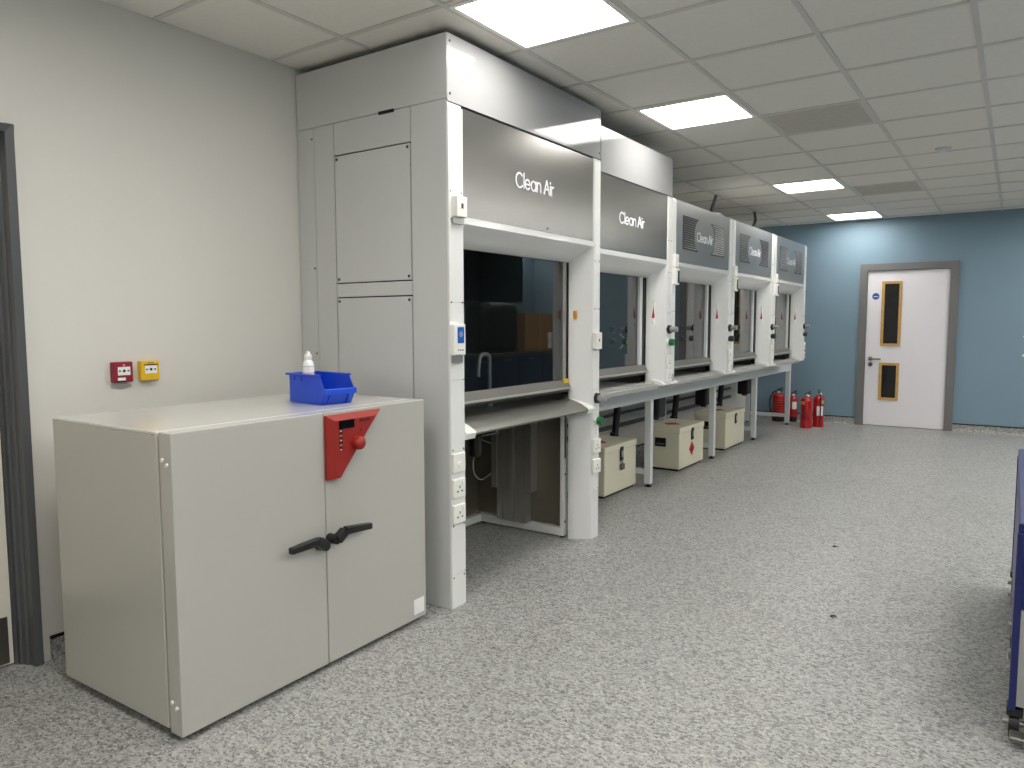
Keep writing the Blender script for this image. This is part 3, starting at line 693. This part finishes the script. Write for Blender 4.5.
# ------------------------------------------------------------------ bench frame under hoods 2 to 5
BE = thing('support_bench', 'long pale grey steel bench frame carrying the row of fume cupboards', 'bench', (-2.7, 7, 0))
LEGS = [4.07, 5.508, 7.020, 8.408, 9.905]
for a, b in zip(LEGS, LEGS[1:]):
    aa = a+.001 if a > 4.1 else 4.04
    B('front_beam', 'bench_grey', BE, -2.461, -2.405, aa, b-.001 if b < 9.8 else b+.028, (.712), .831, bev=.002)
    B('rear_beam', 'bench_grey', BE, -2.97, -2.93, aa, b-.001, (.712), .831)
for y in LEGS:
    if y < 4.1: y = 4.09
    B('leg', 'bench_grey', BE, -2.460, -2.406, y-.027, y+.027, .024, .7125, bev=.003)
    MB().lathe([(.026, 0), (.028, .006), (.012, .014), (.012, .03)], (-2.433, y, 0), n=16).build('foot', 'black_plastic', BE, True)
    B('leg', 'bench_grey', BE, -2.975, -2.925, y-.025, y+.025, .012, .712)
    MB().cyl((-2.95, y, 0), (-2.95, y, .014), .02, n=12).build('foot', 'black_plastic', BE, True)
    B('side_rail', 'bench_grey', BE, -2.925, -2.460, y-.018, y+.018, .10, .145)
    B('cross_beam', 'bench_grey', BE, -2.93, -2.461, y-.02, y+.02, .72, .831)
B('bench_top', 'bench_grey', BE, -2.99, -2.404, 4.04, 9.935, .832, .8555)

# pipework on the wall under the bench
def cond(lb, pts, r, name='wall_conduit', cat='conduit', m='conduit'):
    return tag(MB().tube(pts, r).build(name, m, None, True, org=pts[0]), lb, cat)
cond('upper grey pipe running along the wall under the bench', [(XL+.025, 4.1, .47), (XL+.025, 9.6, .47)], .014)
cond('lower thicker grey pipe running along the wall under the bench', [(XL+.028, 4.1, .36), (XL+.028, 9.6, .36)], .02)
for (y, lb), ty in zip(((5.76, 'black waste pipe under the second fume cupboard'), (7.11, 'black waste pipe behind the box with the red diamond'), (8.50, 'black waste pipe above the farthest cream box')), (6.28, 7.50, 8.92)):
    t = thing('waste_pipe', lb, 'pipe', (-2.85, y, 0), 'black waste pipes under the bench')
    MB().tube([(-2.84, y+.03, .827), (-2.85, y, .50), (-2.86, y-.02, .30), (-2.86, y-.02, .02)], .030, 12).build('pipe', 'black', t, True)
    MB().lathe([(.038, 0), (.038, .05)], (-2.86, y-.02, .33)).build('pipe_collar', 'black_plastic', t, True)
for y, lb in ((6.26, 'black hanging waste trap above the box with the red diamond'), (7.50, 'black hanging waste trap above the third cream box'), (8.92, 'black hanging waste trap beyond the farthest cream box')):
    t = thing('waste_trap', lb, 'trap', (-2.70, y, .45), 'black waste traps under the bench')
    B('trap_body', 'black', t, -2.765, -2.635, y-.085, y+.085, .47, .70, bev=.02, seg=3)
    MB().cyl((-2.70, y, .69), (-2.70, y, .827), .03).build('trap_pipe', 'black', t, True)
    MB().cyl((-2.70, y, .45), (-2.70, y, .472), .03).build('trap_cap', 'black_plastic', t, True)

# ------------------------------------------------------------------ cream storage boxes
def storage_box(lb, x1, y0, y1, depth, diamond):
    t = thing('storage_box', lb, 'storage box', (x1-depth/2, (y0+y1)/2, 0), 'cream flammables boxes under the bench')
    x0 = x1-depth; H = .394
    B('plinth', 'black', t, x0+.015, x1-.015, y0+.015, y1-.015, 0, .020)
    B('body', 'cream', t, x0, x1, y0, y1, .018, .346, bev=.004)
    B('lid', 'cream', t, x0-.006, x1+.006, y0-.006, y1+.006, .342, H, bev=.005)
    yc_ = (y0+y1)/2
    hs = B('hasp', 'black', t, x1+.001, x1+.012, yc_-.026, yc_+.026, .255, .366, bev=.003)
    B('hasp_plate', 'alu', hs, x1+.010, x1+.0165, yc_-.013, yc_+.011, .285, .335, bev=.002)
    if diamond == 'lock':
        B('padlock', 'alu_dark', hs, x1+.002, x1+.024, yc_-.028, yc_+.028, .185, .232, bev=.004)
        B('shackle', 'alu', hs, x1+.004, x1+.013, yc_-.017, yc_+.019, .228, .262, bev=.003)
    r = MB(); cx, cy = (x0+x1)/2-.01, yc_-.06
    r.prism([(cx-.085, cy), (cx, cy-.085), (cx+.085, cy), (cx, cy+.085)], 'z', H, H+.0012); r.build('flame_label', 'flame_red', t)
    if diamond is True:
        d = MB().prism([(yc_-.068, .172), (yc_, .104), (yc_+.068, .172), (yc_, .240)], 'x', x1+.0005, x1+.0017).build('flame_label', 'flame_red', t)
        MB().prism([(yc_-.022, .150), (yc_+.022, .150), (yc_+.010, .176), (yc_+.004, .205), (yc_-.012, .180)], 'x', x1+.0017, x1+.0022).build('flame_mark', 'ink_black', d)
    # recessed side handle
    xm = (x0+x1)/2-.015
    hb = MB()
    for bx in ((xm-.052, xm+.052, .215, .227), (xm-.052, xm+.052, .283, .295), (xm-.052, xm-.042, .227, .283), (xm+.042, xm+.052, .227, .283)): hb.box(bx[0], bx[1], y0-.006, y0+.001, bx[2], bx[3])
    hb = hb.build('side_handle', 'black_plastic', t)
    B('handle_cup', 'black', hb, xm-.042, xm+.042, y0-.002, y0+.001, .227, .283); B('handle_bar', 'alu_dark', hb, xm-.042, xm+.042, y0-.005, y0-.002, .232, .246)
    return t
storage_box('cream metal storage box partly hidden behind the white post, padlock on its latch', -2.524, 4.905, 5.465, .33, 'lock')
storage_box('cream metal storage box with a red diamond label on its front', -2.446, 6.205, 6.815, .33, True)
storage_box('farthest cream metal storage box, plain front with a dark latch', -2.456, 7.50, 8.135, .33, False)

# ------------------------------------------------------------------ fire extinguishers
def extinguisher(lb, x, y, r, h, hose, base, ang, bands=(), stripes=False):
    t = thing('fire_extinguisher', lb, 'fire extinguisher', (x, y, 0), 'red fire extinguishers by the blue wall')
    c = (x, y, 0); z0 = 0
    if base:
        MB().lathe([(r*.98, 0), (r*1.03, .004), (r*1.03, .06), (r*.99, .065)], c, 28).build('base_ring', 'black_plastic', t, True); z0 = .03
    else:
        MB().lathe([(r*.97, 0), (r*1.015, .005), (r*1.015, .035), (r*.99, .04)], c, 28).build('base_ring', 'ext_red', t, True)
    MB().lathe([(r*.96, z0), (r, z0+.012), (r, h*.86), (r*.93, h*.92), (r*.72, h*.965), (r*.35, h*.99), (.018, h)], c, 32).build('cylinder', 'ext_red', t, True)
    n = MB().lathe([(.018, h-.004), (.02, h), (.02, h+.025), (.014, h+.03)], c, 16).build('valve', 'alu', t, True)
    ca_, sa_ = math.cos(ang), math.sin(ang)
    def L(u, v, z): return (x+u*ca_-v*sa_, y+u*sa_+v*ca_, z)
    m = MB()
    m.tube([L(-.02, 0, h+.026), L(.02, 0, h+.032), L(.055, 0, h+.034)], .009, 8); m.tube([L(-.022, 0, h+.036), L(.015, 0, h+.052), L(.052, 0, h+.066)], .009, 8)
    m.build('carry_handle', 'black_plastic', t, True)
    MB().cyl(L(0, -.018, h+.014), L(0, -.036, h+.014), .014, n=14).build('pressure_gauge', 'label_white', t, True)
    if hose:
        MB().tube(spline([L(-.015, 0, h+.015), L(-r*.8, 0, h+.012), L(-r*1.35, 0, h-.07), L(-r*1.45, 0, h*.6), L(-r*1.25, 0, h*.35), L(-r*1.1, 0, h*.2)]), .010).build('hose', 'black', t, True)
    for a0, a1, zl, zh, m_ in bands:
        mm = MB(); N = 8; R = r*1.008; R0 = r*.99
        o_ = [(x+R*math.cos(a0+(a1-a0)*k/N), y+R*math.sin(a0+(a1-a0)*k/N)) for k in range(N+1)]
        i_ = [(x+R0*math.cos(a0+(a1-a0)*k/N), y+R0*math.sin(a0+(a1-a0)*k/N)) for k in range(N, -1, -1)]
        mm.prism(o_+i_, 'z', zl, zh).build('printed_label', m_, t, True)
    return t
A_ = math.radians
extinguisher('wide red extinguisher with black hose behind the last bench leg', -2.625, 10.20, .076, .385, True, True, A_(20), [(A_(-110), A_(-30), .15+.035*k, .153+.035*k, 'timber') for k in range(5)])
extinguisher('red extinguisher with white label and black base, right of the last bench leg', -2.455, 10.28, .058, .345, False, True, A_(30), [(A_(-85), A_(-20), .17, .27, 'label_white')])
extinguisher('red extinguisher with beige panel, front left one of the free-standing pair', -2.160, 9.745, .070, .395, False, False, A_(50), [(A_(-150), A_(-95), .30, .34, 'timber'), (A_(-120), A_(-60), .10, .25, 'call_red')])
E4 = extinguisher('red extinguisher with white label and black strap, rear right one of the free-standing pair', -2.052, 9.92, .066, .405, False, False, A_(100), [(A_(-95), A_(-25), .15, .27, 'label_white'), (A_(-50), A_(-10), .30, .345, 'timber')])
MB().tube(spline([(-2.03, 9.90, .42), (-2.012, 9.848, .36), (-2.012, 9.844, .2), (-2.016, 9.846, .04)]), .008).build('hose', 'black', E4, True)

# ------------------------------------------------------------------ cables above the hoods
for (x, y, ex_, ey_), lb in zip(((-2.62, 7.53, -2.22, 6.27), (-2.63, 8.91, -2.24, 7.52)), ('black cable hanging from the ceiling above the first louvred fume cupboard', 'black cable hanging from the ceiling above the middle louvred fume cupboard')):
    t = thing('hanging_cable', lb, 'cable', (ex_, ey_, 2.245), 'black cables above the fume cupboards')
    MB().tube(spline([(x, y, ZC+.004), (x+.02, y-.06, 2.612), (x+.22, y-.70, 2.44), (ex_, ey_, 2.266)]), .016).build('cable', 'black', t, True)
    MB().tube(spline([(ex_, ey_, 2.268), (ex_-.02, ey_+.15, 2.285), (ex_-.03, ey_+.30, 2.295), (ex_-.03, ey_+.44, 2.266)]), .022).build('cable_loop', 'black', t, True)

# ------------------------------------------------------------------ blue trolley at the right picture edge
TR = thing('blue_trolley', 'dark blue trolley with black castors cut off by the right picture edge', 'trolley', (.35, 3.4, 0))
tx0, tx1, ty0, ty1 = .030, .69, 2.72, 4.35
for x in (tx0, tx1-.020):
    for y in (ty0, ty1-.032): B('corner_post', 'navy', TR, x, x+.020, y, y+.032, .115, .685, bev=.003)
for x in (tx0+.004, tx1-.016): B('side_sheet', 'navy', TR, x, x+.012, ty0+.032, ty1-.032, .14, .66)
B('end_sheet', 'trolley_grey', TR, tx0+.020, tx1-.020, ty0+.004, ty0+.016, .13, .44); B('upper_sheet', 'navy', TR, tx0+.020, tx1-.020, ty0+.004, ty0+.016, .445, .68); B('end_sheet', 'trolley_grey', TR, tx0+.020, tx1-.020, ty1-.022, ty1-.010, .13, .68)
B('tray', 'navy', TR, tx0+.002, tx1-.002, ty0+.002, ty1-.002, .685, .715, bev=.004)
B('base_deck', 'navy', TR, tx0+.005, tx1-.005, ty0+.033, ty1-.033, .115, .14)
for x, sx in ((tx0+.018, -1), (tx1-.018, 1)):
    for y in (ty0+.05, (ty0+ty1)/2, ty1-.05):
        k = B('castor_fork', 'black_plastic', TR, x-.022, x+.022, y-.03, y+.03, .085, .116, bev=.004)
        MB().cyl((x-.014, y+.018, .048), (x+.014, y+.018, .048), .048, n=24).build('castor_wheel', 'black_plastic', k, True)
        MB().cyl((x-.03, y+.018, .048), (x+.03, y+.018, .048), .010, n=12).build('castor_axle', 'alu', k, True)
        B('brake_lever', 'alu_dark', k, x-.012, x+.03, y-.085, y-.028, .028, .045, bev=.004)
for y in (3.0, 3.28, 3.62): B('side_catch', 'chrome', TR, tx0-.012, tx0+.009, y, y+.03, .16, .20, bev=.003)
# white crossed bracket on the back wall
XB = thing('wall_bracket', 'small white cross-shaped bracket on the blue wall, cut by the right picture edge', 'bracket', (.18, YB, 1.05))
MB().prism([(.060, 1.165), (.075, 1.175), (.30, .945), (.285, .93)], 'y', YB-.012, YB).build('bracket_arm', 'label_white', XB); MB().prism([(.060, .945), (.070, .925), (.30, 1.16), (.285, 1.175)], 'y', YB-.024, YB-.012).build('bracket_arm', 'label_white', XB)

# ------------------------------------------------------------------ right side of the room, seen mirrored in the sashes
LB = thing('lab_bench', 'lab bench with navy cupboard doors along the right wall, mirrored in the glass', 'bench', (1.9, 8.6, 0))
B('worktop', 'alu_dark', LB, 1.58, XR-.003, 6.6, YB-.02, .86, .90, bev=.003)
for k in range(6):
    a = 6.62+k*.63
    B('cupboard_body', 'frame_grey', LB, 1.64, XR-.01, a, a+.62, .1, .859)
    dr = B('cupboard_door', 'bench_navy', LB, 1.615, 1.638, a+.006, a+.614, .12, .84)
    B('door_pull', 'alu', dr, 1.598, 1.614, a+.2, a+.4, .79, .805)
B('plinth', 'black', LB, 1.70, XR-.02, 6.62, YB-.03, 0, .1)
for k, (z0, z1) in enumerate(((.9005, 1.185), (1.1855, 1.48))):
    c = thing('cardboard_box', ('lower', 'upper')[k]+' brown cardboard box stacked on the right-hand bench, mirrored in the glass', 'box', (1.85, 9.72, z0), 'stacked cardboard boxes')
    B('carton', 'cardboard', c, 1.62, 2.08, 9.30, 10.14, z0, z1, bev=.003); B('parcel_tape', 'timber', c, 1.6195, 2.0805, 9.69, 9.75, z0+.001, z1+.0006)
SC = thing('wall_screen', 'black flat wall screen above the right-hand bench, mirrored in the glass', 'screen', (XR, 9.1, 1.68))
B('screen_case', 'black', SC, XR-.06, XR-.001, 8.30, 10.02, 1.66, 2.46, bev=.006); B('screen_panel', 'black_gloss', SC, XR-.062, XR-.06, 8.33, 9.99, 1.69, 2.43)
MB_ = MB().box(1.65, 2.10, 8.38, 9.2, .9005, 1.64, bev=.12, seg=5)
tag(MB_.build('dust_cover', 'black', None, True, org=(1.87, 8.8, .9)), 'black rounded dust cover over equipment on the right-hand bench, mirrored in the glass', 'cover')

# two tiny scraps lying on the floor
for (x, y), lb in (((-.837, 4.618), 'tiny dark scrap on the open floor, the one nearer the back wall'), ((-.631, 3.494), 'tiny dark curled scrap on the open floor, the one nearer the camera')):
    tag(MB().tube([(x+.012*math.cos(a), y+.010*math.sin(a), .003) for a in [k*.55 for k in range(10)]], .003, 6).build('floor_scrap', 'black_plastic', None, True, org=(x, y, 0)), lb, 'scrap', 'tiny scraps on the floor')
